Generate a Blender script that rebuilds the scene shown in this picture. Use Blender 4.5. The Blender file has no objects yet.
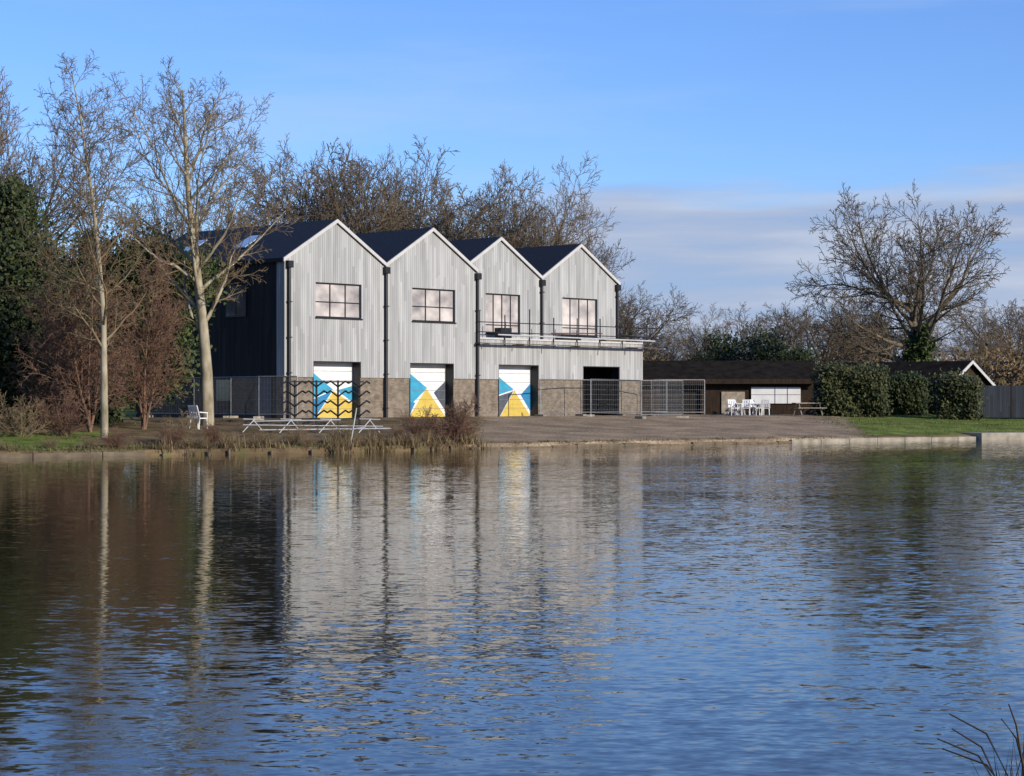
import bpy, math, random
from mathutils import Vector, Matrix
R=random.Random(7)
scn=bpy.context.scene
scn.view_settings.view_transform='Standard'; scn.view_settings.look='None'
scn.view_settings.exposure=0
COL=scn.collection

# ---------------------------------------------------------------- materials
def newmat(name):
    m=bpy.data.materials.new(name); m.use_nodes=True
    nt=m.node_tree; b=nt.nodes['Principled BSDF']
    return m,nt,b
def N(nt,t,**k):
    n=nt.nodes.new(t)
    for a,v in k.items(): setattr(n,a,v)
    return n
def ramp(nt,stops):
    r=N(nt,'ShaderNodeValToRGB'); e=r.color_ramp.elements
    while len(e)<len(stops): e.new(0.5)
    for i,(p,c) in enumerate(stops):
        e[i].position=p; e[i].color=(c[0],c[1],c[2],1)
    return r
def noisemat(name,c1,c2,scale=3,rough=.8,detail=5,stretch=(1,1,1),bump=0.0,spec=.3,c3=None,metal=0):
    m,nt,b=newmat(name)
    tc=N(nt,'ShaderNodeTexCoord'); mp=N(nt,'ShaderNodeMapping'); mp.inputs['Scale'].default_value=stretch
    nz=N(nt,'ShaderNodeTexNoise'); nz.inputs['Scale'].default_value=scale; nz.inputs['Detail'].default_value=detail
    nt.links.new(tc.outputs['Object'],mp.inputs[0]); nt.links.new(mp.outputs[0],nz.inputs['Vector'])
    st=[(.32,c1),(.68,c2)] if c3 is None else [(.3,c1),(.5,c2),(.7,c3)]
    r=ramp(nt,st); nt.links.new(nz.outputs[0],r.inputs[0]); nt.links.new(r.outputs[0],b.inputs['Base Color'])
    b.inputs['Roughness'].default_value=rough; b.inputs['Specular IOR Level'].default_value=spec
    b.inputs['Metallic'].default_value=metal
    if bump:
        bp=N(nt,'ShaderNodeBump'); bp.inputs['Distance'].default_value=bump
        nt.links.new(nz.outputs[0],bp.inputs['Height']); nt.links.new(bp.outputs[0],b.inputs['Normal'])
    return m
def leafmat(name,cols,trans=0):
    m,nt,b=newmat(name)
    g=N(nt,'ShaderNodeNewGeometry')
    n=len(cols); r=ramp(nt,[(i/(n-1),c) for i,c in enumerate(cols)])
    nt.links.new(g.outputs['Random Per Island'],r.inputs[0])
    nt.links.new(r.outputs[0],b.inputs['Base Color'])
    b.inputs['Roughness'].default_value=.6; b.inputs['Specular IOR Level'].default_value=.25
    return m
def cladmat(name,base,var,w=.15,groove=.35,stain=.25):
    m,nt,b=newmat(name)
    tc=N(nt,'ShaderNodeTexCoord'); s=N(nt,'ShaderNodeSeparateXYZ'); nt.links.new(tc.outputs['Object'],s.inputs[0])
    ad=N(nt,'ShaderNodeMath',operation='ADD'); nt.links.new(s.outputs[0],ad.inputs[0]); nt.links.new(s.outputs[1],ad.inputs[1])
    dv=N(nt,'ShaderNodeMath',operation='DIVIDE'); nt.links.new(ad.outputs[0],dv.inputs[0]); dv.inputs[1].default_value=w
    fl=N(nt,'ShaderNodeMath',operation='FLOOR'); nt.links.new(dv.outputs[0],fl.inputs[0])
    zfl=N(nt,'ShaderNodeMath',operation='FLOOR')
    wn0=N(nt,'ShaderNodeTexWhiteNoise',noise_dimensions='1D'); nt.links.new(fl.outputs[0],wn0.inputs['W'])
    zz=N(nt,'ShaderNodeMath',operation='ADD')
    z3=N(nt,'ShaderNodeMath',operation='MULTIPLY'); nt.links.new(s.outputs[2],z3.inputs[0]); z3.inputs[1].default_value=.31
    nt.links.new(z3.outputs[0],zz.inputs[0]); nt.links.new(wn0.outputs['Value'],zz.inputs[1]); nt.links.new(zz.outputs[0],zfl.inputs[0])
    cb=N(nt,'ShaderNodeCombineXYZ'); nt.links.new(fl.outputs[0],cb.inputs[0]); nt.links.new(zfl.outputs[0],cb.inputs[1])
    wn=N(nt,'ShaderNodeTexWhiteNoise',noise_dimensions='3D'); nt.links.new(cb.outputs[0],wn.inputs['Vector'])
    fr=N(nt,'ShaderNodeMath',operation='FRACT'); nt.links.new(dv.outputs[0],fr.inputs[0])
    lt=N(nt,'ShaderNodeMath',operation='LESS_THAN'); nt.links.new(fr.outputs[0],lt.inputs[0]); lt.inputs[1].default_value=.12
    mr=N(nt,'ShaderNodeMapRange'); nt.links.new(wn.outputs['Value'],mr.inputs[0]); mr.inputs[3].default_value=1-var; mr.inputs[4].default_value=1+var
    gm=N(nt,'ShaderNodeMapRange'); nt.links.new(lt.outputs[0],gm.inputs[0]); gm.inputs[3].default_value=1; gm.inputs[4].default_value=1-groove
    mp=N(nt,'ShaderNodeMapping'); mp.inputs['Scale'].default_value=(2,2,.25); nt.links.new(tc.outputs['Object'],mp.inputs[0])
    nz=N(nt,'ShaderNodeTexNoise'); nz.inputs['Scale'].default_value=1.2; nz.inputs['Detail'].default_value=6; nt.links.new(mp.outputs[0],nz.inputs['Vector'])
    sm=N(nt,'ShaderNodeMapRange'); nt.links.new(nz.outputs[0],sm.inputs[0]); sm.inputs[1].default_value=.3; sm.inputs[2].default_value=.7; sm.inputs[3].default_value=1-stain; sm.inputs[4].default_value=1+stain*.5
    m1=N(nt,'ShaderNodeMath',operation='MULTIPLY'); m2=N(nt,'ShaderNodeMath',operation='MULTIPLY')
    nt.links.new(mr.outputs[0],m1.inputs[0]); nt.links.new(gm.outputs[0],m1.inputs[1])
    nt.links.new(m1.outputs[0],m2.inputs[0]); nt.links.new(sm.outputs[0],m2.inputs[1])
    vm=N(nt,'ShaderNodeVectorMath',operation='SCALE'); vm.inputs[0].default_value=base; nt.links.new(m2.outputs[0],vm.inputs['Scale'])
    nt.links.new(vm.outputs[0],b.inputs['Base Color']); b.inputs['Roughness'].default_value=.75; b.inputs['Specular IOR Level'].default_value=.2
    return m
def brickmat(name,c1,c2,mortar):
    m,nt,b=newmat(name)
    tc=N(nt,'ShaderNodeTexCoord'); s=N(nt,'ShaderNodeSeparateXYZ'); nt.links.new(tc.outputs['Object'],s.inputs[0])
    ad=N(nt,'ShaderNodeMath',operation='ADD'); nt.links.new(s.outputs[0],ad.inputs[0]); nt.links.new(s.outputs[1],ad.inputs[1])
    cb=N(nt,'ShaderNodeCombineXYZ'); nt.links.new(ad.outputs[0],cb.inputs[0]); nt.links.new(s.outputs[2],cb.inputs[1])
    bt=N(nt,'ShaderNodeTexBrick'); nt.links.new(cb.outputs[0],bt.inputs['Vector'])
    bt.inputs['Color1'].default_value=(*c1,1); bt.inputs['Color2'].default_value=(*c2,1); bt.inputs['Mortar'].default_value=(*mortar,1)
    bt.inputs['Scale'].default_value=1; bt.inputs['Brick Width'].default_value=.225; bt.inputs['Row Height'].default_value=.075; bt.inputs['Mortar Size'].default_value=.008
    nz=N(nt,'ShaderNodeTexNoise'); nz.inputs['Scale'].default_value=2.5; nz.inputs['Detail'].default_value=8; nt.links.new(tc.outputs['Object'],nz.inputs['Vector'])
    r=ramp(nt,[(.3,(.6,.6,.6)),(.7,(1.15,1.15,1.15))]); nt.links.new(nz.outputs[0],r.inputs[0])
    x=N(nt,'ShaderNodeMix',data_type='RGBA',blend_type='MULTIPLY'); x.inputs[0].default_value=1; nt.links.new(bt.outputs[0],x.inputs[6]); nt.links.new(r.outputs[0],x.inputs[7])
    nt.links.new(x.outputs[2],b.inputs['Base Color']); b.inputs['Roughness'].default_value=.85
    return m

M={}
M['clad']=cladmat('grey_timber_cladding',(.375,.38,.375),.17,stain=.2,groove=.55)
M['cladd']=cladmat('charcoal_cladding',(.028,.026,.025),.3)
M['brick']=brickmat('buff_brick',(.25,.195,.135),(.15,.115,.085),(.20,.18,.15))
M['brickd']=brickmat('dark_brick',(.085,.065,.05),(.055,.042,.036),(.08,.075,.065))
M['slate']=noisemat('slate_roof',(.010,.011,.014),(.020,.021,.025),6,.6,spec=.2)
M['barge']=noisemat('barge_board',(.44,.44,.43),(.52,.51,.5),3)
M['black']=noisemat('black_metal',(.012,.012,.013),(.02,.02,.022),5,.4)
M['interior']=noisemat('interior_painted_dark',(.01,.01,.01),(.018,.016,.015),2,.9)  # near-black colour stands in for the unlit rooms behind the openings
M['white']=noisemat('white_paint',(.66,.66,.66),(.76,.76,.75),2,.5)
M['wblue']=noisemat('mural_blue',(.02,.18,.36),(.03,.22,.42),3,.5)
M['wcyan']=noisemat('mural_cyan',(.03,.27,.42),(.05,.33,.50),3,.5)
M['wyel']=noisemat('mural_yellow',(.52,.38,.07),(.62,.46,.10),3,.5)
M['wgrey']=noisemat('mural_grey',(.06,.07,.09),(.09,.10,.12),3,.5)
M['glass']=noisemat('window_glass',(.18,.17,.17),(.62,.56,.52),.7,.12,stretch=(1,1,1.4),spec=.6)  # beige of reflected sunlit trees and of blinds is put into the pane colour
M['dglass']=noisemat('dark_glass',(.03,.035,.04),(.06,.065,.07),1,.08,spec=.6)
M['skyl']=noisemat('skylight_glass',(.25,.42,.62),(.4,.55,.75),1,.1,spec=.8)
M['steel']=noisemat('galvanised_steel',(.18,.185,.19),(.29,.295,.30),8,.5,metal=.3)
M['rust']=noisemat('scaffold_red',(.12,.04,.03),(.18,.07,.05),6,.6)
M['alu']=noisemat('aluminium_tube',(.40,.41,.42),(.55,.55,.56),5,.4)
M['bark']=noisemat('bark_brown',(.12,.088,.058),(.23,.175,.115),4,.9,stretch=(1,1,.3))
M['barkl']=noisemat('bark_pale',(.18,.15,.09),(.42,.37,.27),3,.85,stretch=(1,1,.4))
M['barkd']=noisemat('bark_grey',(.09,.07,.05),(.17,.135,.095),4,.9,stretch=(1,1,.4))
M['twig']=noisemat('twig_brown',(.11,.08,.045),(.22,.165,.095),2,.9)
M['twigr']=noisemat('twig_red',(.12,.065,.045),(.22,.13,.085),1.2,.8)
M['twigb']=noisemat('twig_tan',(.15,.11,.06),(.27,.2,.115),5,.8)
M['ivy']=leafmat('ivy_leaves',[(.012,.025,.008),(.03,.05,.014),(.05,.07,.02),(.09,.11,.03)])
M['ever']=leafmat('evergreen_leaves',[(.010,.017,.006),(.022,.034,.010),(.035,.048,.014),(.06,.07,.02)])
M['hedge']=leafmat('hedge_leaves',[(.015,.025,.010),(.035,.045,.016),(.06,.068,.024),(.09,.085,.035)])
M['dead']=leafmat('dead_leaves',[(.06,.035,.02),(.12,.075,.038),(.18,.12,.055),(.10,.09,.03)])
M['wood2']=leafmat('woodland_leaves',[(.03,.024,.014),(.06,.045,.025),(.09,.065,.035),(.045,.05,.02)])
M['grassb']=leafmat('grass_blades',[(.05,.08,.02),(.10,.13,.03),(.15,.15,.05),(.20,.16,.08)])
M['straw']=leafmat('dead_reed_blades',[(.10,.07,.035),(.17,.12,.06),(.25,.19,.10),(.12,.09,.04)])
M['reed']=leafmat('reed_blades',[(.02,.014,.01),(.04,.028,.018),(.07,.05,.03)])
M['conc']=noisemat('concrete',(.20,.18,.14),(.38,.34,.27),2.0,.85,bump=.01,detail=8)
M['wood']=noisemat('weathered_wood',(.09,.07,.05),(.17,.135,.09),4,.85,stretch=(.3,1,1))
M['fenced']=cladmat('dark_fence_boards',(.03,.036,.046),.3,.14,.6)
M['felt']=noisemat('roof_felt',(.010,.009,.008),(.024,.020,.017),2,.98,spec=.02)
M['dwood']=noisemat('dark_stained_wood',(.022,.015,.011),(.045,.03,.02),4,.85,stretch=(3,3,.4),spec=.1)
M['stone']=noisemat('pale_render',(.22,.18,.13),(.38,.33,.26),5,.8)

# ---------------------------------------------------------------- mesh builder
class G:
    def __init__(s): s.v=[]; s.f=[]; s.m=[]
    def quad(s,a,b,c,d,m=0):
        i=len(s.v); s.v+= [a,b,c,d]; s.f.append((i,i+1,i+2,i+3)); s.m.append(m)
    def poly(s,pts,m=0):
        i=len(s.v); s.v+=[tuple(p) for p in pts]; s.f.append(tuple(range(i,i+len(pts)))); s.m.append(m)
    def box(s,x0,x1,y0,y1,z0,z1,m=0):
        i=len(s.v)
        s.v+=[(x0,y0,z0),(x1,y0,z0),(x1,y1,z0),(x0,y1,z0),(x0,y0,z1),(x1,y0,z1),(x1,y1,z1),(x0,y1,z1)]
        for q in ((0,3,2,1),(4,5,6,7),(0,1,5,4),(1,2,6,5),(2,3,7,6),(3,0,4,7)):
            s.f.append(tuple(i+k for k in q)); s.m.append(m)
    def prism(s,poly,vec,m=0):
        n=len(poly); i=len(s.v); s.v+=[tuple(p) for p in poly]
        s.v+=[(p[0]+vec[0],p[1]+vec[1],p[2]+vec[2]) for p in poly]
        s.f.append(tuple(range(i,i+n))[::-1]); s.m.append(m)
        s.f.append(tuple(range(i+n,i+2*n))); s.m.append(m)
        for k in range(n):
            s.f.append((i+k,i+(k+1)%n,i+n+(k+1)%n,i+n+k)); s.m.append(m)
    def tube(s,pts,rad,sides=5,m=0,cap=False):
        n=len(pts); base=len(s.v)
        for k in range(n):
            a=pts[max(k-1,0)]; b=pts[min(k+1,n-1)]
            d=(b[0]-a[0],b[1]-a[1],b[2]-a[2]); l=math.sqrt(d[0]**2+d[1]**2+d[2]**2) or 1
            dx,dy,dz=d[0]/l,d[1]/l,d[2]/l
            if abs(dz)<.9: ax,ay,az=-dy,dx,0.0
            else: ax,ay,az=0.0,dz,-dy
            l=math.sqrt(ax*ax+ay*ay+az*az); ax/=l; ay/=l; az/=l
            bx,by,bz=dy*az-dz*ay, dz*ax-dx*az, dx*ay-dy*ax
            p=pts[k]; r=rad[k]
            for j in range(sides):
                t=2*math.pi*j/sides; c=math.cos(t)*r; q=math.sin(t)*r
                s.v.append((p[0]+ax*c+bx*q,p[1]+ay*c+by*q,p[2]+az*c+bz*q))
        for k in range(n-1):
            o=base+k*sides
            for j in range(sides):
                j2=(j+1)%sides
                s.f.append((o+j,o+j2,o+sides+j2,o+sides+j)); s.m.append(m)
        if cap:
            s.f.append(tuple(base+j for j in range(sides))[::-1]); s.m.append(m)
            s.f.append(tuple(base+(n-1)*sides+j for j in range(sides))); s.m.append(m)
    def rod(s,a,b,r=.025,m=0,sides=6): s.tube([a,b],[r,r],sides,m,True)
    def mesh(s,name,mats,smooth=False):
        me=bpy.data.meshes.new(name); me.from_pydata(s.v,[],s.f)
        for k in mats: me.materials.append(M[k])
        me.polygons.foreach_set('material_index',s.m)
        if smooth: me.polygons.foreach_set('use_smooth',[True]*len(s.f))
        me.update(); return me
    def obj(s,name,mats,parent=None,loc=(0,0,0),rot=0,smooth=False):
        o=bpy.data.objects.new(name,s.mesh(name,mats,smooth)); COL.objects.link(o)
        o.location=loc; o.rotation_euler=(0,0,rot)
        if parent: o.parent=parent
        return o
def empty(name,loc=(0,0,0),rot=0):
    o=bpy.data.objects.new(name,None); COL.objects.link(o); o.location=loc; o.rotation_euler=(0,0,rot); return o

# ---------------------------------------------------------------- terrain
BK=[(-1500,10),(-120,38),(-60,55),(-18.3,71.4),(-14.5,74),(-6.3,79),(-.5,86),(8.6,93),(22.6,103.5),(27.1,106),(70,124),(200,150),(1500,200)]
def yb(x):
    for (x0,y0),(x1,y1) in zip(BK,BK[1:]):
        if x0<=x<=x1: return y0+(y1-y0)*(x-x0)/(x1-x0)
    return 80
def sm(a,b,x):
    t=min(1,max(0,(x-a)/(b-a))); return t*t*(3-2*t)
def gz(x,y):
    t=y-yb(x)
    if y<7: return -1.2+1.7*sm(7,3.5,y)
    if t<-.3: return -1.2
    if t<0: return -1.2+1.4*(t+.3)/.3
    z=.2+.94*min(1,t/21.0)**.85
    return z
def build_ground():
    xs=[-1500,-900,-500,-300,-200,-140,-100,-80,-65,-55]
    x=-48
    while x<=62: xs.append(x); x+=1.0
    xs+=[66,72,80,95,120,160,220,320,500,900,1500]
    ts=[-1400,-700,-300,-160,-120,-100]
    t=-97
    while t<-60: ts.append(t); t+=2.0
    ts+=[-50,-30,-10,-3,-.6,-.3,0]
    t=.4
    while t<50: ts.append(t); t+=.8
    ts+=[55,62,70,80,95,120,160,240,400,700,1200,2000]
    v=[];f=[];cl=[]
    for t in ts:
        for x in xs:
            y=yb(x)+t; z=gz(x,y)
            if -0.05<t<1: z+= R.uniform(-.03,.03)
            v.append((x,y,z + (R.uniform(-.025,.025) if t>1 and t<40 else 0)))
            gr=sm(-3.5,0,x)*(1-sm(17,20.5,x+ (t-8)*-.12))*(1-sm(34,38,t))
            bright=(1-sm(-17.5,-15.5,x))*sm(.2,1.2,t)*(1-sm(9,14,t))
            bright=max(bright,sm(17,20.5,x+(t-8)*-.12))
            if t>36: bright=.6
            if t<.7: bright=0
            cl.append((gr,bright,0,1))
    nx=len(xs)
    for j in range(len(ts)-1):
        for i in range(nx-1):
            a=j*nx+i; f.append((a,a+1,a+nx+1,a+nx))
    me=bpy.data.meshes.new('ground'); me.from_pydata(v,[],f)
    ca=me.color_attributes.new('mask','FLOAT_COLOR','POINT')
    for i,c in enumerate(cl): ca.data[i].color=c
    me.polygons.foreach_set('use_smooth',[True]*len(f))
    m,nt,b=newmat('ground_surface')
    at=N(nt,'ShaderNodeVertexColor',layer_name='mask'); s=N(nt,'ShaderNodeSeparateColor'); nt.links.new(at.outputs[0],s.inputs[0])
    tc=N(nt,'ShaderNodeTexCoord')
    def nz(sc,d=6):
        n=N(nt,'ShaderNodeTexNoise'); n.inputs['Scale'].default_value=sc; n.inputs['Detail'].default_value=d; nt.links.new(tc.outputs['Object'],n.inputs['Vector']); return n
    n1=nz(1.3,8); n2=nz(9,6); n3=nz(.5,5)
    earth=ramp(nt,[(.3,(.07,.05,.028)),(.5,(.18,.125,.07)),(.7,(.15,.14,.055))]); nt.links.new(n1.outputs[0],earth.inputs[0])
    grav=ramp(nt,[(.3,(.20,.145,.085)),(.55,(.33,.25,.165)),(.75,(.45,.355,.25))]); nt.links.new(n2.outputs[0],grav.inputs[0])
    gb=ramp(nt,[(.3,(.08,.12,.02)),(.5,(.15,.20,.035)),(.7,(.20,.23,.06))]); nt.links.new(n1.outputs[0],gb.inputs[0])
    gl=ramp(nt,[(.35,(.62,.62,.62)),(.65,(1.1,1.1,1.1))]); nt.links.new(n3.outputs[0],gl.inputs[0])
    def edge(o):
        a=N(nt,'ShaderNodeMath',operation='ADD'); nt.links.new(o,a.inputs[0]); nt.links.new(n1.outputs[0],a.inputs[1])
        r=N(nt,'ShaderNodeMapRange'); nt.links.new(a.outputs[0],r.inputs[0]); r.inputs[1].default_value=.85; r.inputs[2].default_value=1.15; return r
    e1=edge(s.outputs[0]); e2=edge(s.outputs[1])
    def mix(f_,a,b_,bt='MIX'):
        x=N(nt,'ShaderNodeMix',data_type='RGBA',blend_type=bt)
        if isinstance(f_,float): x.inputs[0].default_value=f_
        else: nt.links.new(f_,x.inputs[0])
        nt.links.new(a,x.inputs[6]); nt.links.new(b_,x.inputs[7]); return x.outputs[2]
    c=mix(e1.outputs[0],earth.outputs[0],grav.outputs[0]); c=mix(e2.outputs[0],c,gb.outputs[0]); c=mix(1.0,c,gl.outputs[0],'MULTIPLY')
    nt.links.new(c,b.inputs['Base Color']); b.inputs['Roughness'].default_value=.95; b.inputs['Specular IOR Level'].default_value=.1
    bp=N(nt,'ShaderNodeBump'); bp.inputs['Distance'].default_value=.03; nt.links.new(n2.outputs[0],bp.inputs['Height']); nt.links.new(bp.outputs[0],b.inputs['Normal'])
    me.materials.append(m)
    o=bpy.data.objects.new('ground',me); COL.objects.link(o)
build_ground()

# ---------------------------------------------------------------- water
def build_water():
    me=bpy.data.meshes.new('water'); me.from_pydata([(-1200,-60,0),(1200,-60,0),(1200,320,0),(-1200,320,0)],[],[(0,1,2,3)])
    m,nt,b=newmat('river_water')
    tc=N(nt,'ShaderNodeTexCoord')
    def layer(sc,st,amp,off,det=3,rot=.12):
        mp=N(nt,'ShaderNodeMapping'); mp.inputs['Scale'].default_value=st; mp.inputs['Location'].default_value=off; mp.inputs['Rotation'].default_value=(0,0,rot)
        nt.links.new(tc.outputs['Object'],mp.inputs[0])
        n=N(nt,'ShaderNodeTexNoise'); n.inputs['Scale'].default_value=sc; n.inputs['Detail'].default_value=det; n.inputs['Roughness'].default_value=.5
        nt.links.new(mp.outputs[0],n.inputs['Vector'])
        s=N(nt,'ShaderNodeVectorMath',operation='SUBTRACT'); nt.links.new(n.outputs['Color'],s.inputs[0]); s.inputs[1].default_value=(.5,.5,.5)
        k=N(nt,'ShaderNodeVectorMath',operation='MULTIPLY'); nt.links.new(s.outputs[0],k.inputs[0]); k.inputs[1].default_value=(amp*.6,amp,0)
        return k
    ls=[layer(6.0,(.55,1.15,1),.115,(0,0,0),2,.15),layer(8.5,(.6,1.1,1),.08,(4,2,0),2,-.35),layer(1.3,(.5,1.2,1),.014,(5,3,0),2),layer(16,(.7,1.2,1),.10,(1,9,0),1,.3)]
    cur=ls[0].outputs[0]
    for k in ls[1:]:
        a=N(nt,'ShaderNodeVectorMath',operation='ADD'); nt.links.new(cur,a.inputs[0]); nt.links.new(k.outputs[0],a.inputs[1]); cur=a.outputs[0]
    def patch(st,lo,hi,o0,o1,off=(0,0,0)):
        mp=N(nt,'ShaderNodeMapping'); mp.inputs['Scale'].default_value=st; mp.inputs['Location'].default_value=off; nt.links.new(tc.outputs['Object'],mp.inputs[0])
        pn=N(nt,'ShaderNodeTexNoise'); pn.inputs['Scale'].default_value=1; pn.inputs['Detail'].default_value=4; nt.links.new(mp.outputs[0],pn.inputs['Vector'])
        pr=N(nt,'ShaderNodeMapRange'); nt.links.new(pn.outputs[0],pr.inputs[0]); pr.inputs[1].default_value=lo; pr.inputs[2].default_value=hi; pr.inputs[3].default_value=o0; pr.inputs[4].default_value=o1
        return pr.outputs[0]
    p1=patch((.04,.13,1),.35,.65,.6,1.3); p2=patch((.35,.9,1),.35,.65,.75,1.2,(3,7,1))
    sp=N(nt,'ShaderNodeSeparateXYZ'); nt.links.new(tc.outputs['Object'],sp.inputs[0])
    sh=N(nt,'ShaderNodeMapRange',interpolation_type='SMOOTHSTEP'); nt.links.new(sp.outputs[0],sh.inputs[0]); sh.inputs[1].default_value=-14; sh.inputs[2].default_value=8; sh.inputs[3].default_value=.55; sh.inputs[4].default_value=1.15
    m1=N(nt,'ShaderNodeMath',operation='MULTIPLY'); nt.links.new(p1,m1.inputs[0]); nt.links.new(p2,m1.inputs[1])
    m2=N(nt,'ShaderNodeMath',operation='MULTIPLY'); nt.links.new(m1.outputs[0],m2.inputs[0]); nt.links.new(sh.outputs[0],m2.inputs[1])
    sc=N(nt,'ShaderNodeVectorMath',operation='SCALE'); nt.links.new(cur,sc.inputs[0]); nt.links.new(m2.outputs[0],sc.inputs['Scale'])
    up=N(nt,'ShaderNodeVectorMath',operation='ADD'); nt.links.new(sc.outputs[0],up.inputs[0]); up.inputs[1].default_value=(0,0,1)
    nm=N(nt,'ShaderNodeVectorMath',operation='NORMALIZE'); nt.links.new(up.outputs[0],nm.inputs[0])
    nt.links.new(nm.outputs[0],b.inputs['Normal'])
    b.inputs['Base Color'].default_value=(.034,.030,.012,1); b.inputs['Roughness'].default_value=.02; b.inputs['IOR'].default_value=1.33
    b.inputs['Specular IOR Level'].default_value=.5
    me.materials.append(m); o=bpy.data.objects.new('water',me); COL.objects.link(o)
build_water()

# ---------------------------------------------------------------- boathouse
TH=math.atan2(.7325,.681); GZ=1.12
def wall(g,u0,u1,z0,z1,v0,v1,holes,m):
    us=sorted({u0,u1,*[h for q in holes for h in q[:2] if u0<h<u1]}); zs=sorted({z0,z1,*[h for q in holes for h in q[2:] if z0<h<z1]})
    for a,b in zip(us,us[1:]):
        for c,d in zip(zs,zs[1:]):
            mu=(a+b)/2; mz=(c+d)/2
            if any(h[0]<mu<h[1] and h[2]<mz<h[3] for h in holes): continue
            g.box(a,b,v0,v1,c,d,m)
bh=empty('boathouse',(-11.5,101,GZ),TH)
S=7.0; EV=8.0; PK=10.1; DP=12.0; RC=1.5
doors=[(1.95,5.25,0,2.95),(8.85,12.2,0,2.95),(15.8,19.15,0,2.95),(23.05,26.4,0,2.95)]
wins=[(2.1,5.3,5.2,7.0),(9.0,12.3,5.2,7.0)]
winr=[(16.3,19.2,4.75,7.05),(22.9,26.1,4.75,7.05)]
g=G()
wall(g,0,28.6,-.6,2.12,.06,.6,doors,0)
g.obj('brick_plinth',['brick'],bh)
g=G()
wall(g,0,14,2.12,EV,0,.6,doors+wins,0)
wall(g,14,28.6,2.12,4.35,0,.6,doors,0)
wall(g,14,28,4.35,EV,RC,RC+.5,winr,0)
for i in range(4):
    v=0 if i<2 else RC; th=.6 if i<2 else .5
    g.prism([(i*S,v,EV),(i*S+S,v,EV),(i*S+S/2,v,PK)],(0,th,0),0)
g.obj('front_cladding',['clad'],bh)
g=G()
g.box(0,.4,.6,DP,2.12,EV,0); g.box(0,28.6,DP,DP+.4,-.6,EV,0)
g.box(13.6,14,.6,RC,4.35,EV,0); g.box(27.6,28,RC+.5,DP,4.35,EV,0); g.box(28.2,28.6,.6,DP,2.12,4.35,0)
for i in range(4): g.prism([(i*S,DP,EV),(i*S+S,DP,EV),(i*S+S/2,DP,PK)],(0,.4,0),0)
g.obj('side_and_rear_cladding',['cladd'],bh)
g=G(); g.box(.0,.4,.6,DP,-.6,2.12,0); g.box(28.2,28.6,.6,DP,-.6,2.12,0); g.obj('side_brick',['brickd'],bh)
g=G()
g.box(.4,28.2,2.6,2.8,-.4,4.0,0); g.box(.4,28.2,.6,DP,3.9,4.1,0); g.box(.4,28.2,.6,DP,-.5,-.02,0)
g.box(14,28.6,0.02,RC,4.1,4.33,0); g.box(.4,13.6,2.0,2.2,4.1,8,0); g.box(14,27.6,3.2,3.4,4.1,8,0)
g.obj('interior',['interior'],bh)
g=G()
for d in doors:
    g.box(d[1]-.05,d[1]+.0-.003,.03,.58,0,2.9,0); g.box(d[0]+.003,d[0]+.05,.03,.58,0,2.9,0); g.box(d[0]+.003,d[1]-.003,.03,.58,2.9,2.947,0)
g.obj('reveal_shade_linings',['black'],bh)  # black linings added to paint the shade of the unlit door reveals
g=G(); g.box(14,28.6,-.06,RC,4.35,4.45,0); g.box(28,28.6,RC,DP,4.35,4.45,0); g.obj('terrace_coping',['barge'],bh)
g=G(); gb=G()
for i in range(4):
    v0=(-.12 if i<2 else RC-.12); a=i*S; t=.2
    k=(PK-EV)/(S/2)
    l0=-.15 if i==0 else 0; r0=.15 if i==3 else 0
    for (ua,ub) in ((a+l0,a+S/2),(a+S+r0,a+S/2)):
        za=PK-k*abs(a+S/2-ua)
        g.prism([(ua,v0+.06,za+.03),(ub,v0+.06,PK+.03),(ub,v0+.06,PK+t+.03),(ua,v0+.06,za+t+.03)],(0,DP+.5-v0-.06,0),0)
        gb.prism([(ua,v0-.02,za+.03),(ub,v0-.02,PK+.03),(ub,v0-.02,PK+t+.02),(ua,v0-.02,za+t+.02)],(0,.08,0),0)
g.obj('slate_roof',['slate'],bh); gb.obj('barge_boards',['barge'],bh)
g=G()
k=(PK-EV)/3.5
for vv in (4.5,9.1):
    u0,u1=1.15,2.3
    z0=EV+k*u0+.26; z1=EV+k*u1+.26
    g.prism([(u0,vv,z0),(u1,vv,z1),(u1,vv,z1+.05),(u0,vv,z0+.05)],(0,1.0,0),0)
g.obj('skylights',['skyl'],bh)
g=G()
def pipe(u,v,z0,z1):
    g.tube([(u,v-.09,z1),(u,v-.09,z0)],[.085,.085],8,0,True)
    g.box(u-.17,u+.17,v-.24,v-.01,z1-.05,z1+.3,0)
    z=z0+1
    while z<z1: g.box(u-.13,u+.13,v-.19,v-.005,z,z+.05,0); z+=1.8
pipe(.25,0,-.5,7.7); pipe(7,0,-.5,7.7); pipe(14.0,0,-.5,7.7); pipe(21,RC,4.45,7.7); pipe(27.9,RC,4.45,7.7)
g.obj('drainpipes',['black'],bh)
g=G(); gg=G()
def window(h,v,cols,rows):
    u0,u1,z0,z1=h; f=.07
    g.box(u0,u1,v+.08,v+.16,z0,z0+f,0); g.box(u0,u1,v+.08,v+.16,z1-f,z1,0)
    g.box(u0,u0+f,v+.08,v+.16,z0+f,z1-f,0); g.box(u1-f,u1,v+.08,v+.16,z0+f,z1-f,0)
    for c in range(1,cols):
        u=u0+(u1-u0)*c/cols; g.box(u-.03,u+.03,v+.083,v+.157,z0+f,z1-f,0)
    for r in rows:
        z=z0+(z1-z0)*r; g.box(u0+f,u1-f,v+.086,v+.154,z-.025,z+.025,0)
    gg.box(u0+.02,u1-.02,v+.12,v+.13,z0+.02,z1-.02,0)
    g.box(u0-.05,u1+.05,v-.06,v+.08,z0-.06,z0,0)
for h in wins: window(h,0,3,[.45])
for h in winr: window(h,RC,4,[.22])
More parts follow.
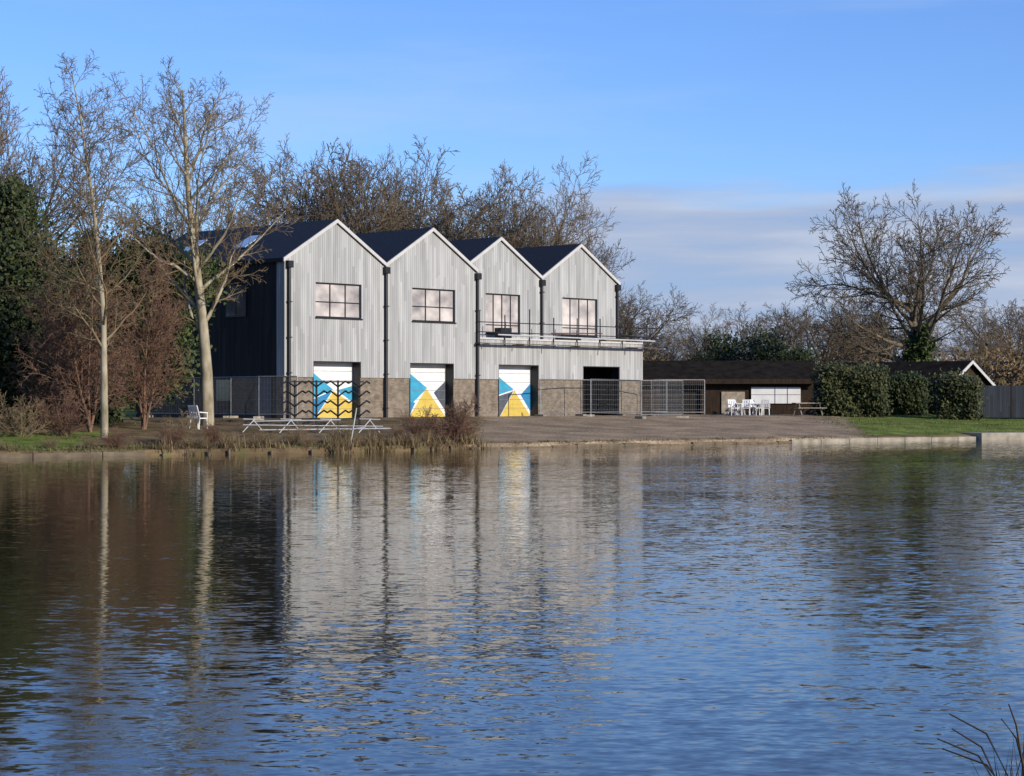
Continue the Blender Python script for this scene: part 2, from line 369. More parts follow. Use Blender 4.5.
g.obj('window_frames',['black'],bh); gg.obj('window_glass',['glass'],bh)
g=G()
v=.6
def P(d,pts,m,o=.004):
    g.poly([(d[0]+.55+a*.83,v-o,b) for a,b in pts],m)
for d in doors[:3]:
    g.box(d[0],d[1],v,v+.08,0,2.95,0)
d=doors[0]
P(d,[(-.5,2.6),(-.5,.9),(1.6,1.5)],1); P(d,[(-.5,.88),(-.5,.02),(.1,.02),(1.55,1.42)],2,.008)
P(d,[(.15,0.02),(3.28,.02),(3.28,.75),(1.65,1.42)],4); P(d,[(1.9,1.45),(3.28,.85),(3.28,1.7)],1,.006)
P(d,[(-.5,.28),(-.5,.02),(-.05,.02)],5,.01)
d=doors[1]
P(d,[(-.6,2.7),(-.6,1.0),(.2,.75),(1.6,1.6)],1); P(d,[(-.6,.98),(-.6,.02),(-.1,.02),(.5,.8)],2,.006); P(d,[(-.05,.02),(3.3,.02),(1.5,1.6)],4,.009)
P(d,[(2.2,1.35),(3.3,.35),(3.3,2.0)],5,.014)
d=doors[2]
P(d,[(-.6,2.6),(-.6,1.1),(1.6,1.55)],1); P(d,[(-.6,1.05),(-.6,.02),(.2,.02),(1.55,1.45)],5,.006); P(d,[(.25,.02),(3.3,.02),(1.65,1.5)],4,.009)
P(d,[(2.3,1.25),(3.3,.3),(3.3,1.9)],2,.012)
for d in doors[:3]:
    for c in range(1,6):
        z=d[3]*c/6; g.box(d[0],d[1],v-.022,v-.018,z-.008,z+.008,6)
g.obj('mural_doors',['white','wcyan','wblue','white','wyel','wgrey','steel'],bh)
g=G(); g.box(-.03,-.003,1.0,2.2,0,2.1,0); g.box(-.04,-.003,4.2,5.4,.9,2.0,1)
for (a,b_) in ((3.0,4.6),(7.0,8.6)):
    g.box(-.04,-.003,a,b_,5.3,6.8,1); g.box(-.06,-.04,a-.05,b_+.05,5.24,5.32,2); g.box(-.06,-.04,a-.05,b_+.05,6.78,6.86,2)
    for q in (a-.05,(a+b_)/2-.03,b_-.01): g.box(-.06,-.04,q,q+.06,5.32,6.78,2)
g.obj('side_door_and_windows',['wgrey','dglass','black'],bh)
g=G()
vv=-.12
for k in range(8):
    u=14.1+k*2.07; g.rod((u,vv,4.0),(u,vv,5.75+R.uniform(-.1,.45)),.035,3)
for z in (4.75,5.3): g.rod((13.9,vv-.05,z),(29.6,vv-.05,z+R.uniform(-.06,.06)),.03,3)
g.rod((15.5,vv-.1,4.62),(29.5,vv-.1,4.55),.04,2); g.rod((20,vv-.12,4.8),(24.5,vv-.12,4.9),.04,1); g.rod((26,vv-.12,4.85),(29.5,vv-.12,4.7),.04,3)
g.box(13.8,29.4,vv-.4,vv-.05,4.1,4.14,0)
for k in range(7):
    u=14.4+k*2.5; g.rod((u,.2,4.06),(u+.05,vv-.7+R.uniform(-.3,.2),4.06),.035,1 if k%2 else 2)
g.box(21.6,23.2,.3,.9,4.46,4.75,3); g.box(16.4,17.3,.4,.9,4.46,5.05,3); g.box(25.4,27.2,.2,.8,4.46,4.62,0)
g.obj('terrace_scaffold_rail',['wood','rust','alu','black'],bh)

# ---------------------------------------------------------------- clubhouse
cz=1.1
ch=empty('clubhouse',(8.3,128,cz),0)
g=G()
wall(g,0,11.0,-.5,2.45,0,.25,[(1.2,3.8,0,2.1)],0)
g.box(0,.25,.25,6,-.5,2.45,0); g.box(10.75,11,.25,6,-.5,2.45,0); g.box(0,11,6,6.2,-.5,2.45,0); g.box(1.0,4.0,.253,.3,-.1,2.3,1)
for x in (1.85,2.5,3.15): g.box(x-.02,x+.02,.22,.25,0,2.1,0)
g.obj('walls',['dwood','interior'],ch)
g=G(); g.prism([(-.4,-.6,2.15),(-.4,2.8,3.4),(-.4,2.8,3.55),(-.4,-.6,2.31)],(11.8,0,0),0); g.prism([(-.4,6.6,2.2),(-.4,2.8,3.4),(-.4,2.8,3.55),(-.4,6.6,2.36)],(11.8,0,0),0)
g.obj('felt_roof',['felt'],ch)
g=G(); g.box(-.4,11.4,-.64,-.6,2.0,2.31,0)
g.obj('fascia',['dwood'],ch)
g=G(); g.box(5.1,6.6,-.08,-.003,-.2,1.5,0); g.obj('pale_brick_panel',['stone'],ch)
g=G(); g.box(7.0,10.15,-.12,-.003,.75,1.8,0); g.box(7.0,10.15,-.14,-.12,1.3,1.33,1); g.box(8.5,8.54,-.14,-.12,.75,1.8,1); g.box(9.3,9.34,-.14,-.12,.75,1.8,1)
g.obj('white_shutters',['white','steel'],ch)
# ---------------------------------------------------------------- bungalow
bg=empty('bungalow',(27.5,126.2,cz),TH)
g=G(); g.box(0,5,0,11,-.5,2.0,0); g.prism([(0,0,2.0),(5,0,2.0),(2.5,0,3.35)],(0,11,0),0); g.obj('walls',['dwood'],bg)
g=G(); gb=G()
for ua,za in ((-.35,1.82),(5.35,1.82)):
    g.prism([(ua,-.3,za),(2.5,-.3,3.37),(2.5,-.3,3.49),(ua,-.3,za+.12)],(0,11.6,0),0)
    gb.prism([(ua,-.36,za-.1),(2.5,-.36,3.3),(2.5,-.36,3.51),(ua,-.36,za+.12)],(0,.05,0),0)
g.obj('roof',['felt'],bg); gb.obj('barge_boards',['barge'],bg)
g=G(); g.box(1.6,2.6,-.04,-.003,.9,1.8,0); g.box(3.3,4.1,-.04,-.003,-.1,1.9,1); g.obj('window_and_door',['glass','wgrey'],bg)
g=G()
for k in range(8):
    x=28.6+k*1.83; g.box(x,x+.1,122,122.1,.6,3.1,1); g.box(x+.1,x+1.83,122.02,122.06,1.0,2.95,0)
g.obj('wooden_fence',['fenced','dwood'])

# ---------------------------------------------------------------- vegetation generators
def grow(g,r,p,d,L,rad,lv,Q):
    n=Q['segs'][lv]; pts=[p.copy()]; rr=[rad]; dirs=[d.copy()]
    w=Q['wob'][lv]; up=Q['up'][lv]; end=Q['end'][lv]; mr=Q['minr']
    for i in range(n):
        d=Vector((d.x+r.gauss(0,w),d.y+r.gauss(0,w),d.z+r.gauss(0,w)+up)); d.normalize()
        p=p+d*(L/n); pts.append(p); t=(i+1)/n; rr.append(max(mr,rad*(1-t*(1-end)))); dirs.append(d)
    g.tube(pts,rr,Q['sides'][lv],0 if lv<Q.get('pale',9) else 1)
    if lv>=Q['max']: return
    K=Q['kids'][lv]; s0=Q['start'][lv]; az=r.uniform(0,6.28)
    for k in range(K):
        t=s0+(1-s0)*(k+r.uniform(.1,.9))/K; f=t*n; i=min(int(f),n-1); q=pts[i].lerp(pts[i+1],f-i); dd=dirs[i+1]
        rq=rr[i]+(rr[i+1]-rr[i])*(f-i)
        az+=2.4+r.uniform(-.5,.5); ang=math.radians(r.uniform(*Q['ang'][lv]))
        a=dd.orthogonal().normalized(); a=Matrix.Rotation(az,3,dd)@a
        nd=(dd*math.cos(ang)+a*math.sin(ang)).normalized()
        if lv==0: Lc=L*Q['ratio'][0]*Q['shape']((t-s0)/(1-s0))*r.uniform(.75,1.15)
        else: Lc=L*Q['ratio'][lv]*(1-.55*t)*r.uniform(.7,1.25)
        if Lc<.12: continue
        grow(g,r,q,nd,Lc,max(mr,min(rq*.85,rq*Q['rr'][lv])),lv+1,Q)
def Qd(**k):
    q=dict(segs=[12,7,5,3,2],wob=[.05,.13,.15,.14,.12],up=[.02,.10,.06,.03,.0],end=[.12,.15,.2,.4,.6],minr=.011,sides=[8,5,4,3,3],
           kids=[26,9,6,4],start=[.2,.2,.15,.15],ang=[(38,65),(30,60),(30,60),(30,60)],ratio=[.38,.5,.5,.5],rr=[.5,.55,.6,.6],
           max=4,shape=lambda t:1-.6*t)
    q.update(k); return q
def tree_mesh(name,seed,H,rad,Q,mats,stems=1,spread=0):
    r=random.Random(seed); g=G()
    for s in range(stems):
        a=r.uniform(0,6.28); d=Vector((math.cos(a)*spread*r.uniform(.4,1),math.sin(a)*spread*r.uniform(.4,1),1)).normalized() if stems>1 else Vector((r.uniform(-.04,.04),0,1)).normalized()
        grow(g,r,Vector((r.uniform(-.15,.15)*(stems>1),r.uniform(-.15,.15)*(stems>1),-.2)),d,H*(r.uniform(.7,1) if stems>1 else 1),rad,0,Q)
    return g.mesh(name,mats,True)
def put(name,me,x,y,rot=0,sc=(1,1,1),z=None,parent=None):
    o=bpy.data.objects.new(name,me); COL.objects.link(o); o.location=(x,y,gz(x,y) if z is None else z); o.rotation_euler=(0,0,rot)
    o.scale=sc if isinstance(sc,tuple) else (sc,)*3
    if parent: o.parent=parent
    return o
def top(me): return max(v.co.z for v in me.vertices)
Mt205=tree_mesh('birch',14,14.6,.29,Qd(kids=[24,10,8,5],ratio=[.42,.5,.5,.5],start=[.26,.18,.12,.12],up=[.01,.13,.08,.03,0],ang=[(32,62),(28,55),(28,55),(30,55)],
    shape=lambda t:(.62+.6*math.sin(math.pi*min(1,t*1.1)))*(1.05-.6*t),wob=[.03,.13,.15,.14,.12],pale=2,rr=[.5,.5,.6,.6],end=[.15,.15,.2,.4,.6],minr=.009),['barkl','twig'])
h=16.5/top(Mt205)
put('birch_tree',Mt205,-13.7,90,1.0,(h*1.0,h*1.0,h))
Mt105=tree_mesh('alder',23,15.6,.17,Qd(kids=[36,9,7,4],ratio=[.25,.5,.5,.5],start=[.22,.15,.15,.15],up=[.01,.10,.05,.02,0],wob=[.05,.14,.16,.14,.12],shape=lambda t:(.8+.5*math.sin(math.pi*t))*(1.1-.7*t),pale=1,minr=.009),['barkl','twig'])
h=15.4/top(Mt105)
put('alder_tree',Mt105,-16.3,80,.4,(h,h,h))
spread=Qd(segs=[7,9,6,3,2],kids=[13,12,8,5],ratio=[1.25,.5,.55,.55],start=[.40,.15,.12,.1],ang=[(22,62),(25,50),(25,50),(25,50)],up=[0,.06,.05,.04,.02],rr=[.6,.45,.5,.6],end=[.5,.12,.2,.4,.6],wob=[.04,.11,.11,.09,.08],shape=lambda t:1.0-.25*t,minr=.014)
MspA=tree_mesh('oakA',31,8.0,.40,spread,['bark'])
MspB=tree_mesh('oakB',47,8.6,.38,dict(spread,ang=[(15,55),(25,50),(25,50),(25,50)]),['bark'])
MspC=tree_mesh('ashC',58,6.2,.36,dict(spread,kids=[16,13,8,5],ratio=[1.35,.5,.55,.55],ang=[(20,78),(28,55),(28,55),(25,50)],up=[0,.05,.04,.02,0]),['barkd'])
hA,hB,hC=top(MspA),top(MspB),top(MspC)
def sp(name,px_x,y,H,me,hh,rot,wid=1.0):
    s=H/hh; return put(name,me,px_x,y,rot,(s*wid,s*wid,s))
sp('oak_tree',-9.8,138,20.0,MspC,hC,.5,.85)
sp('oak_tree',-8.2,141,19.2,MspB,hB,1.5,.9)
sp('oak_tree',-13.5,141,17.8,MspB,hB,2.5)
sp('oak_tree',-16.5,136,17.2,MspA,hA,3.5)
sp('oak_tree',-5.8,145,17.8,MspA,hA,1.2,.9)
sp('oak_tree',-3.6,143,17.8,MspC,hC,2.2,.8)
sp('oak_tree',-.8,146,18.6,MspB,hB,4.1,.9)
sp('oak_tree',1.4,145,16.6,MspA,hA,5.1,.7)
sp('oak_tree',3.6,146,14.2,MspC,hC,3.0,.7)
sp('oak_tree',6.0,149,10.8,MspB,hB,0.3,.8)
sp('oak_tree',-21,128,17.5,MspA,hA,4.0,.9)
sp('oak_tree',-24.6,97,16.6,MspB,hB,3.2,.75)
sp('oak_tree',-29,104,17.0,MspA,hA,1.2,.9)
sp('ash_tree',30.6,150,17.2,MspC,hC,2.2,.88)
tl=empty('tree_line')
x=-110
while x<130:
    y=178+R.uniform(-10,14)
    H=R.uniform(8.5,11.5) if x>8 else R.uniform(11,15)
    me,hh=R.choice([(MspA,hA),(MspB,hB),(MspC,hC)]); s=H/hh
    put('bare_tree',me,x,y,R.uniform(0,6.28),(s*1.15,s*1.15,s),parent=tl); x+=R.uniform(3.2,5.0) if 0<x<50 else R.uniform(5,7)
def leaves(g,r,c,rad,n,size,clump=24,cs=.28,shell=.55,m=0):
    k=max(1,n//clump)
    for _ in range(k):
        while True:
            p=Vector((r.uniform(-1,1),r.uniform(-1,1),r.uniform(-1,1)))
            if shell<p.length<=1: break
        q=Vector((c[0]+p.x*rad[0],c[1]+p.y*rad[1],c[2]+p.z*rad[2])); cr=cs*min(rad)*r.uniform(.5,1.3)
        for _ in range(clump):
            a=q+Vector((r.gauss(0,cr),r.gauss(0,cr),r.gauss(0,cr*.7))); s=size*r.uniform(.5,1.3)
            u=Vector((r.gauss(0,1),r.gauss(0,1),r.gauss(0,1))).normalized(); w_=u.orthogonal().normalized()*s*.6; u=u*s
            g.quad(tuple(a-u-w_),tuple(a+u-w_),tuple(a+u+w_),tuple(a-u+w_),m)
def mass(name,blobs,mat,size=.09,cs=.25,shell=.5,seed=1):
    r=random.Random(seed); g=G()
    for (c,rad,n) in blobs: leaves(g,r,c,rad,n,size,24,cs,shell)
    return g.obj(name,[mat])
mass('evergreen_tree',[((-21.4,88,3.8),(2.0,1.8,3.2),14000),((-22.0,89,7.6),(1.7,1.6,2.5),9000),((-22.4,90,10.4),(1.0,1.0,1.6),3000),((-19.0,90,3),(1.6,1.4,2.4),7000),((-20.0,90,6.2),(1.4,1.3,2.2),6000),((-24.5,89,5),(2,1.8,4),9000),((-18.9,91,8.6),(.9,1,1.2),2000)],'ever',.085,cs=.38,seed=3)
mass('ivy_clad_tree',[((-16.9,92,8.1),(1.4,1.4,1.6),5000),((-15.0,94,7.7),(1.1,1.2,1.3),3600),((-16.6,92.5,5.0),(1.8,1.3,3.0),9000),((-18.4,93,6.4),(1.3,1.2,2.2),5000)],'ivy',.085,cs=.38,seed=4)
mass('ivy',[((30.3,149.6,4.0),(.8,.8,3.2),5000),((30.8,149.4,6.2),(.6,.8,1.6),1600),((29.6,149.5,2.4),(.9,.8,1.8),2500)],'ivy',.12,cs=.35,seed=5)
r=random.Random(77); g=G()
x=-70
while x<110:
    leaves(g,r,(x,200+r.uniform(-4,4),2.6+r.uniform(-.4,1.2)),(3.4,2,3.2+r.uniform(-.6,1.2)),900,.2,24,.4,.2); x+=3.0
g.obj('distant_woodland',['wood2'])
def hedge(name,x0,x1,y0,y1,z0,z1,n,mat,seed):
    r=random.Random(seed); g=G()
    def topz(x): return z1+.12*math.sin(x*1.7+seed)+.1*math.sin(x*4.1+seed*2)
    for _ in range(n//10):
        x=r.uniform(x0,x1); y=r.uniform(y0,y1); z=r.uniform(z0,topz(x)); q=r.random()
        if q<.5: y=y0+.22*math.sin(x*2.3+z*1.9)
        elif q<.75: z=topz(x)
        elif q<.82: x=r.choice((x0,x1))
        for _ in range(10):
            a=Vector((x+r.gauss(0,.25),y+r.gauss(0,.22),z+r.gauss(0,.23))); s=.075*r.uniform(.5,1.3)
            u=Vector((r.gauss(0,1),r.gauss(0,1),r.gauss(0,1))).normalized(); w_=u.orthogonal().normalized()*s*.7; u=u*s
            g.quad(tuple(a-u-w_),tuple(a+u-w_),tuple(a+u+w_),tuple(a-u+w_),0)
    return g.obj(name,[mat])
hedge('hedge',18.9,22.4,121,123.4,1.0,3.7,20000,'hedge',1)
hedge('hedge',26.0,27.9,120.5,122,1.0,3.2,9000,'hedge',2)
hedge('hedge',22.6,25.8,125.4,126.4,1.0,3.2,11000,'ever',3)
mass('conifer_belt',[((20.8,165,4.6),(1.6,2,3.4),3000),((23.8,166,4.0),(1.3,2,2.6),2500),((17.8,168,4.4),(1.5,2,3.4),2800),((13.5,160,2.8),(2.5,2,1.3),2500),((15.4,166,4),(1.1,2,2.2),1500)],'ever',.13,cs=.45,seed=8)
mass('beech_tree',[((27.3,160,4.0),(1.8,2,2.6),2600),((37.5,150,3.4),(3,2,2.6),3000),((43,150,4),(3,2,3),3500),((34,158,3.5),(2.5,2,2.0),2000),((11,158,4),(2.5,2,1.8),1800),((19,158,3),(3,2,1.6),1800)],'dead',.12,cs=.5,seed=9)
shQ=Qd(segs=[7,5,4,3,2],kids=[16,9,7,4],ratio=[.45,.5,.5,.5],start=[.12,.1,.1,.1],ang=[(25,60),(25,60),(25,65),(30,60)],up=[.01,.05,.03,.01,0],rr=[.5,.6,.6,.6],sides=[5,4,3,3,3],minr=.009,max=3,wob=[.1,.16,.2,.2,.2])
Sh1=tree_mesh('shrubA',61,8.8,.08,dict(shQ,max=4,kids=[22,9,6,3],minr=.009,wob=[.07,.14,.16,.16,.15],up=[.01,.03,.0,-.02,0]),['twigr'],4,.30)
Sh2=tree_mesh('shrubB',62,2.3,.03,dict(shQ,minr=.007),['twigr'],9,.8)
Sh3=tree_mesh('shrubC',63,2.0,.025,dict(shQ,minr=.006),['twigb'],8,.9)
put('hawthorn_shrub',Sh1,-17.4,83,0,.95); put('hawthorn_shrub',Sh1,-15.9,86,2,(.72,.72,.9)); put('hawthorn_shrub',Sh1,-19.2,84.5,4,.7)
put('bankside_shrub',Sh2,-2.5,84.6,0,(1.05,1.05,1.0)); put('bankside_shrub',Sh2,-3.5,84.2,2,.75); put('bankside_shrub',Sh3,-1.9,85.6,2,.8)
put('bankside_shrub',Sh3,-6.6,80,1,.6); put('bankside_shrub',Sh3,-8.6,79.4,3,.55); put('bankside_shrub',Sh3,-13,78,3,.8); put('bankside_shrub',Sh2,-11.6,78.2,3,.45)
put('bankside_shrub',Sh3,-19.5,79,1,1.1); put('bankside_shrub',Sh3,-21,78,2,1.2); put('bankside_shrub',Sh2,-17.8,80,2,.9)
r=random.Random(91)
for k in range(15):
    x=-21+k*1.25+r.uniform(-.4,.4); put('bankside_shrub',r.choice((Sh2,Sh3,Sh3)),x,yb(x)+r.uniform(.3,2.2),r.uniform(0,6.28),(r.uniform(.35,.6),)*2+(r.uniform(.22,.42),))
g=G(); r=random.Random(5)
def blade(g,x,y,z,h,lean,w=.012,m=0):
    a=r.uniform(0,6.28); dx,dy=math.cos(a)*lean,math.sin(a)*lean; px,py=-math.sin(a+r.uniform(-.5,.5)),math.cos(a)
    g.quad((x-px*w,y-py*w,z),(x+px*w,y+py*w,z),(x+dx*.4+px*w*.8,y+dy*.4+py*w*.8,z+h*.6),(x+dx*.4-px*w*.8,y+dy*.4-py*w*.8,z+h*.6),m)
    g.poly([(x+dx*.4-px*w*.8,y+dy*.4-py*w*.8,z+h*.6),(x+dx*.4+px*w*.8,y+dy*.4+py*w*.8,z+h*.6),(x+dx,y+dy,z+h)],m)
for _ in range(700):
    x=r.uniform(-26,-1.5); y=yb(x)+abs(r.gauss(0,1.6)); z=gz(x,y); hh=r.uniform(.03,.2); mm=0 if (x<-15 or r.random()<.25) else 1
    for _ in range(12): blade(g,x+r.gauss(0,.18),y+r.gauss(0,.15),z-.03,hh*r.uniform(.5,1.2),.12,.014,mm)
for _ in range(450):
    x=r.uniform(-24,-2); y=yb(x)+r.uniform(3,20); z=gz(x,y); hh=r.uniform(.03,.12); mm=0 if r.random()<.35 else 1
    for _ in range(9): blade(g,x+r.gauss(0,.2),y+r.gauss(0,.2),z-.03,hh*r.uniform(.5,1.2),.12,.014,mm)
for _ in range(1100):
    x=r.uniform(17.5,40); y=yb(x)+r.uniform(1,20); z=gz(x,y)
    for _ in range(8): blade(g,x+r.gauss(0,.2),y+r.gauss(0,.2),z-.02,r.uniform(.04,.1),.06,.014,0)
for _ in range(160):
    x=r.uniform(-1,18); y=yb(x)+r.uniform(.05,.4); z=gz(x,y); hh=r.uniform(.03,.16)
    for _ in range(8): blade(g,x+r.gauss(0,.12),y+r.gauss(0,.08),z-.03,hh*r.uniform(.5,1.2),.1,.014,r.choice((0,1)))
g.obj('bank_grass',['grassb','dead'])
# clumps of dead sedge along the waterline
g=G()
for _ in range(55):
    x=r.choice((r.uniform(-26,-16),r.uniform(-13.5,-1),r.uniform(-7,-1))); y=yb(x)+r.uniform(-.25,.9); z=max(0,gz(x,y)); hh=r.uniform(.2,.6)
    for _ in range(60): blade(g,x+r.gauss(0,.22),y+r.gauss(0,.15),z-.1,.1+hh*r.uniform(.4,1.2),.28,.012,0)
g.obj('dead_sedge',['straw'])
g=G(); r=random.Random(15)
for _ in range(110):
    x=2.02+abs(r.gauss(0,.16)); y=8.1+r.gauss(0,.25); h=r.uniform(.5,.74)
    blade(g,x,y,-.1,h+.1,r.uniform(.05,.3),.006)
for (x,h,l) in ((1.98,.74,.2),(2.02,.80,.25),(2.06,.84,.05),(2.0,.70,.28),(2.08,.78,.1),(2.04,.66,.3)):
    g.tube([(x,8.1,0),(x+.02,8.1,h*.6),(x-l*.4,8.1,h*.9),(x-l,8.1,h)],[.006,.005,.004,.003],4,0)
g.obj('reeds',['reed'])

# ---------------------------------------------------------------- bank edging
def edging(name,x0,x1,h,wd,mat,step=1.6,jit=.03,off=-.25):
    g=G(); x=x0
    while x<x1-.01:
        xe=min(x+step,x1); a=Vector((x,yb(x)+off,0)); b=Vector((xe-.03,yb(xe-.03)+off,0)); d=(b-a).normalized(); n=Vector((-d.y,d.x,0))*wd
        hh=h+r.uniform(-jit,jit); a0=a+Vector((0,0,-.4)); b0=b+Vector((0,0,-.4))
        g.prism([tuple(a0),tuple(b0),tuple(b0+n),tuple(a0+n)],(0,0,.4+hh),0); x=xe
    g.obj(name,[mat])
edging('timber_bank_edging',-1.5,13.5,.08,.3,'wood',1.1,.05)
edging('river_wall',13.5,24.25,.17,.4,'conc',1.6,.02)
edging('timber_bank_edging',-26,-13.6,.16,.3,'wood',2.2)
edging('landing_stage',24.4,40,.34,1.6,'conc',3.2,.01,-.6)
g=G()
for k in range(16):
    x=-13+k*.75; g.rod((x,yb(x)-.2,-.5),(x+r.uniform(-.05,.05),yb(x)-.2,r.uniform(.0,.2)),.06,0)
g.obj('timber_piles',['wood'])

# ---------------------------------------------------------------- construction fence
def heras(g,a,b,h=2.0):
    a=Vector(a); b=Vector(b)
    za=gz(a.x,a.y)+.1; zb=gz(b.x,b.y)+.1
    A=Vector((a.x,a.y,za)); B=Vector((b.x,b.y,zb)); U=Vector((0,0,h)); d=(B-A)
    g.rod(A,A+U,.036); g.rod(B,B+U,.036); g.rod(A+U,B+U,.028); g.rod(A+Vector((0,0,.12)),B+Vector((0,0,.12)),.024)
    for k in range(1,26): g.tube([A+d*k/26+Vector((0,0,.12)),A+d*k/26+U],[.003,.003],3)
    for k in range(1,7): g.tube([A+U*k/7,B+U*k/7],[.003,.003],3)
    n=Vector((-d.y,d.x,0)).normalized()*.3
    q=A; g.prism([tuple(q-n+Vector((-.1,-.1,-.12))),tuple(q-n+Vector((.1,-.1,-.12))),tuple(q+n+Vector((.1,.1,-.12))),tuple(q+n+Vector((-.1,.1,-.12)))],(0,0,.14),1)
def fence_run(name,pts):
    g=G()
    for a,b in zip(pts,pts[1:]): heras(g,(*a,0),(*b,0))
    g.obj(name,['steel','conc'])
fence_run('construction_fence',[(4.4,111.8),(7.1,110.5),(9.6,112.5),(8.0,115),(11.2,116.4)])
fence_run('construction_fence',[(1.6,112.6),(4.0,116),(6.5,118.6),(9.3,120.3)])
fence_run('construction_fence',[(-19.4,107),(-16.7,105),(-14.4,102.4),(-12.6,99.5),(-10.6,98.6)])

# ---------------------------------------------------------------- boat rack
br=empty('boat_rack',(-8.5,92,gz(-8.5,92)),.25)
g=G()
for i_,x in enumerate((-1.5,-.5,.5,1.5)):
    g.box(x-.04,x+.04,-.05,.05,0,2.1,0); g.box(x-.05,x+.05,-.9,.9,0,.07,0)
    for z in (.45,.9,1.35,1.8):
        for s in (-1,1):
            g.rod((x,0,z),(x+.42*s,s*.45,z+.26),.04,0); g.rod((x+.42*s,s*.45,z+.26),(x+.58*s,s*.5,z+.16),.04,0)
            g.rod((x,s*.05,z),(x,s*.8,z+.1),.028,0)
for z in (.3,2.0): g.box(-1.7,1.7,-.035,.035,z,z+.06,0)
g.obj('frame_and_arms',['black'],br)
bt=empty('boat_trestle',(-8.6,86.5,gz(-8.6,86.5)),.12)
g=G()
for x in (-2.6,-1.0,.7,2.4):
    g.rod((x-.45,-.4,0),(x+.1,0,.6),.02,0); g.rod((x+.5,.4,0),(x,0,.6),.02,0); g.rod((x-.4,0,.6),(x+.5,0,.57),.02,0)
g.rod((-3.0,-.3,.35),(3.0,-.3,.28),.022,0); g.rod((-2.6,.3,.5),(1.2,.3,.55),.022,0); g.rod((-2.3,.3,.12),(3.4,.2,.18),.03,0)
g.obj('tubes',['alu'],bt)
g=G(); x,y=-6.3,81.5; z=gz(x,y); g.rod((x-.2,y-2.2,-.3),(x+.15,y-2.4,1.75),.028,0); g.rod((x-.1,y-2.3,.9),(x+.5,y-2.3,1.0),.022,0); g.obj('mooring_pole',['alu'])
def chair(x,y,rot,s=1.0):
    e=empty('garden_chair',(x,y,gz(x,y)),rot); e.scale=(s,s,s); g=G()
    for a in (-.24,.24):
        g.rod((a,-.25,0),(a*.95,-.22,.44),.022); g.rod((a,.27,0),(a*.9,.2,.44),.022); g.rod((a*.95,.2,.44),(a*.9,.36,.92),.022)
        g.rod((a*1.1,-.22,.44),(a*1.1,-.2,.64),.02); g.rod((a*1.1,-.24,.65),(a*1.05,.27,.68),.025)
    g.obj('frame',['white'],e)
    g=G(); g.box(-.25,.25,-.25,.22,.42,.46)
    for k in range(4): g.prism([(-.21+k*.115,.215,.5),(-.13+k*.115,.215,.5),(-.13+k*.115,.36,.92),(-.21+k*.115,.36,.92)],(0,.02,0))
    g.prism([(-.23,.35,.88),(.23,.35,.88),(.23,.37,.96),(-.23,.37,.96)],(0,.025,0))
    g.obj('seat_and_back',['white'],e)
chair(-13.6,86.8,2.6,1.1)
for (x,y,a) in ((13.4,121,.3),(14.1,120.6,-.2),(14.7,121.3,.5),(15.3,120.8,3.0),(15.0,122,2.0),(13.9,122,1.2)): chair(x,y,a)
e=empty('garden_table',(14.5,121.9,gz(14.5,121.9))); g=G(); g.box(-.9,.9,-.4,.4,.7,.74)
for a in(-.8,.8):
    for b in (-.33,.33): g.rod((a,b,0),(a,b,.7),.025)
g.obj('top_and_legs',['white'],e)
e=empty('picnic_table',(17.9,121,gz(17.9,121)),.2); g=G(); g.box(-.9,.9,-.37,.37,.72,.77); g.box(-.9,.9,-.85,-.6,.43,.47); g.box(-.9,.9,.6,.85,.43,.47)
for a in (-.65,.65):
    g.rod((a,-.75,0),(a,-.2,.72),.04); g.rod((a,.75,0),(a,.2,.72),.04); g.rod((a,-.8,.41),(a,.8,.41),.035)
g.obj('boards_and_legs',['stone'],e)

# ---------------------------------------------------------------- light, sky
el=math.radians(21); az=math.atan2(.78,-.62)
sdir=Vector((math.sin(az)*math.cos(el),math.cos(az)*math.cos(el),math.sin(el)))
l=bpy.data.lights.new('sun','SUN'); l.energy=5.0; l.angle=math.radians(.5); l.color=(1,.90,.74)
lo=bpy.data.objects.new('sun',l); COL.objects.link(lo); lo.rotation_euler=sdir.to_track_quat('Z','Y').to_euler()
w=bpy.data.worlds.new('World'); scn.world=w; w.use_nodes=True; nt=w.node_tree; bgn=nt.nodes['Background']
sky=N(nt,'ShaderNodeTexSky',sky_type='NISHITA'); sky.sun_disc=False; sky.sun_elevation=el; sky.sun_rotation=az
sky.altitude=0; sky.air_density=1.0; sky.dust_density=.15; sky.ozone_density=2.5
tc=N(nt,'ShaderNodeTexCoord'); sp_=N(nt,'ShaderNodeSeparateXYZ'); nt.links.new(tc.outputs['Generated'],sp_.inputs[0])
def mrange(o,a,b,c=0,d=1):
    m=N(nt,'ShaderNodeMapRange',interpolation_type='SMOOTHSTEP'); nt.links.new(o,m.inputs[0]); m.inputs[1].default_value=a; m.inputs[2].default_value=b; m.inputs[3].default_value=c; m.inputs[4].default_value=d; return m.outputs[0]
def mth(op,a,b):
    m=N(nt,'ShaderNodeMath',operation=op)
    for i,x in enumerate((a,b)):
        if isinstance(x,(int,float)): m.inputs[i].default_value=x
        else: nt.links.new(x,m.inputs[i])
    return m.outputs[0]
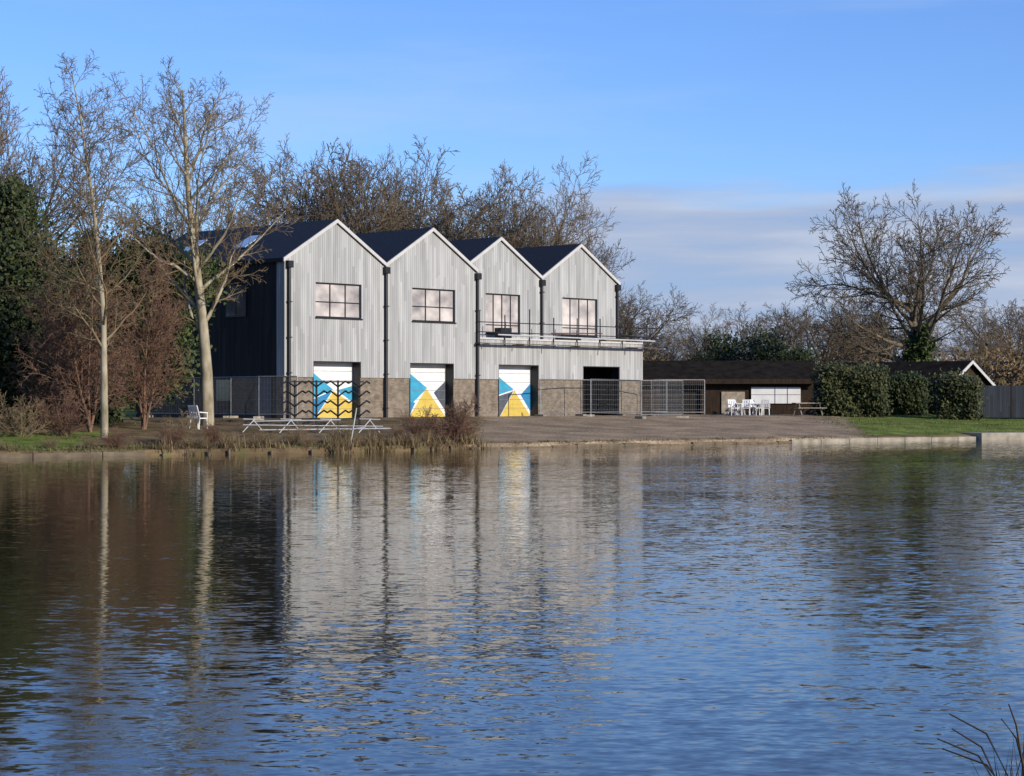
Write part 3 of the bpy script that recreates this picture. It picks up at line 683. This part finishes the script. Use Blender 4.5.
def cnoise(st,sc,det):
    mp=N(nt,'ShaderNodeMapping'); mp.inputs['Scale'].default_value=st; nt.links.new(tc.outputs['Generated'],mp.inputs[0])
    n=N(nt,'ShaderNodeTexNoise'); n.inputs['Scale'].default_value=sc; n.inputs['Detail'].default_value=det; nt.links.new(mp.outputs[0],n.inputs['Vector']); return n.outputs[0]
n1=cnoise((3,3,22),1.6,7); n2=cnoise((2,2,14),2.2,6); n3=cnoise((4,4,38),2.0,6)
zz=mth('ADD',sp_.outputs[2],mth('MULTIPLY',mth('SUBTRACT',n1,.5),.05))
xx=mth('ADD',sp_.outputs[0],mth('MULTIPLY',mth('SUBTRACT',n1,.5),.15))
bank=mth('MULTIPLY',mrange(zz,.114,.098),mrange(xx,-.03,.06))
bank=mth('MULTIPLY',bank,mrange(n3,.25,.55,.7,.97))
wisp=mth('MULTIPLY',mrange(n2,.5,.8),.3)
def mixc(f,a,col):
    x=N(nt,'ShaderNodeMix',data_type='RGBA'); nt.links.new(f,x.inputs[0]); nt.links.new(a,x.inputs[6])
    if isinstance(col,tuple): x.inputs[7].default_value=(*col,1)
    else: nt.links.new(col,x.inputs[7])
    return x.outputs[2]
tint=N(nt,'ShaderNodeVectorMath',operation='MULTIPLY'); nt.links.new(sky.outputs[0],tint.inputs[0]); tint.inputs[1].default_value=(.86,1.15,1.8)
cr=ramp(nt,[(.35,(3.2,4.2,6.4)),(.65,(5.2,5.9,7.4))]); nt.links.new(n3,cr.inputs[0])
c=mixc(wisp,tint.outputs[0],(5.2,6.5,8.8)); c=mixc(bank,c,cr.outputs[0])
nt.links.new(c,bgn.inputs[0]); bgn.inputs[1].default_value=.1

# ---------------------------------------------------------------- camera
cam=bpy.data.cameras.new('camera'); cam.lens=36*2000/1024; cam.sensor_width=36; cam.clip_end=6000; cam.clip_start=.1
co=bpy.data.objects.new('camera',cam); COL.objects.link(co); co.location=(0,0,2.07); co.rotation_euler=(math.radians(90)+12/2000,0,0)
scn.camera=co
print('VERTS',sum(len(o.data.vertices) for o in bpy.data.objects if o.type=='MESH'),hA,hB,hC)
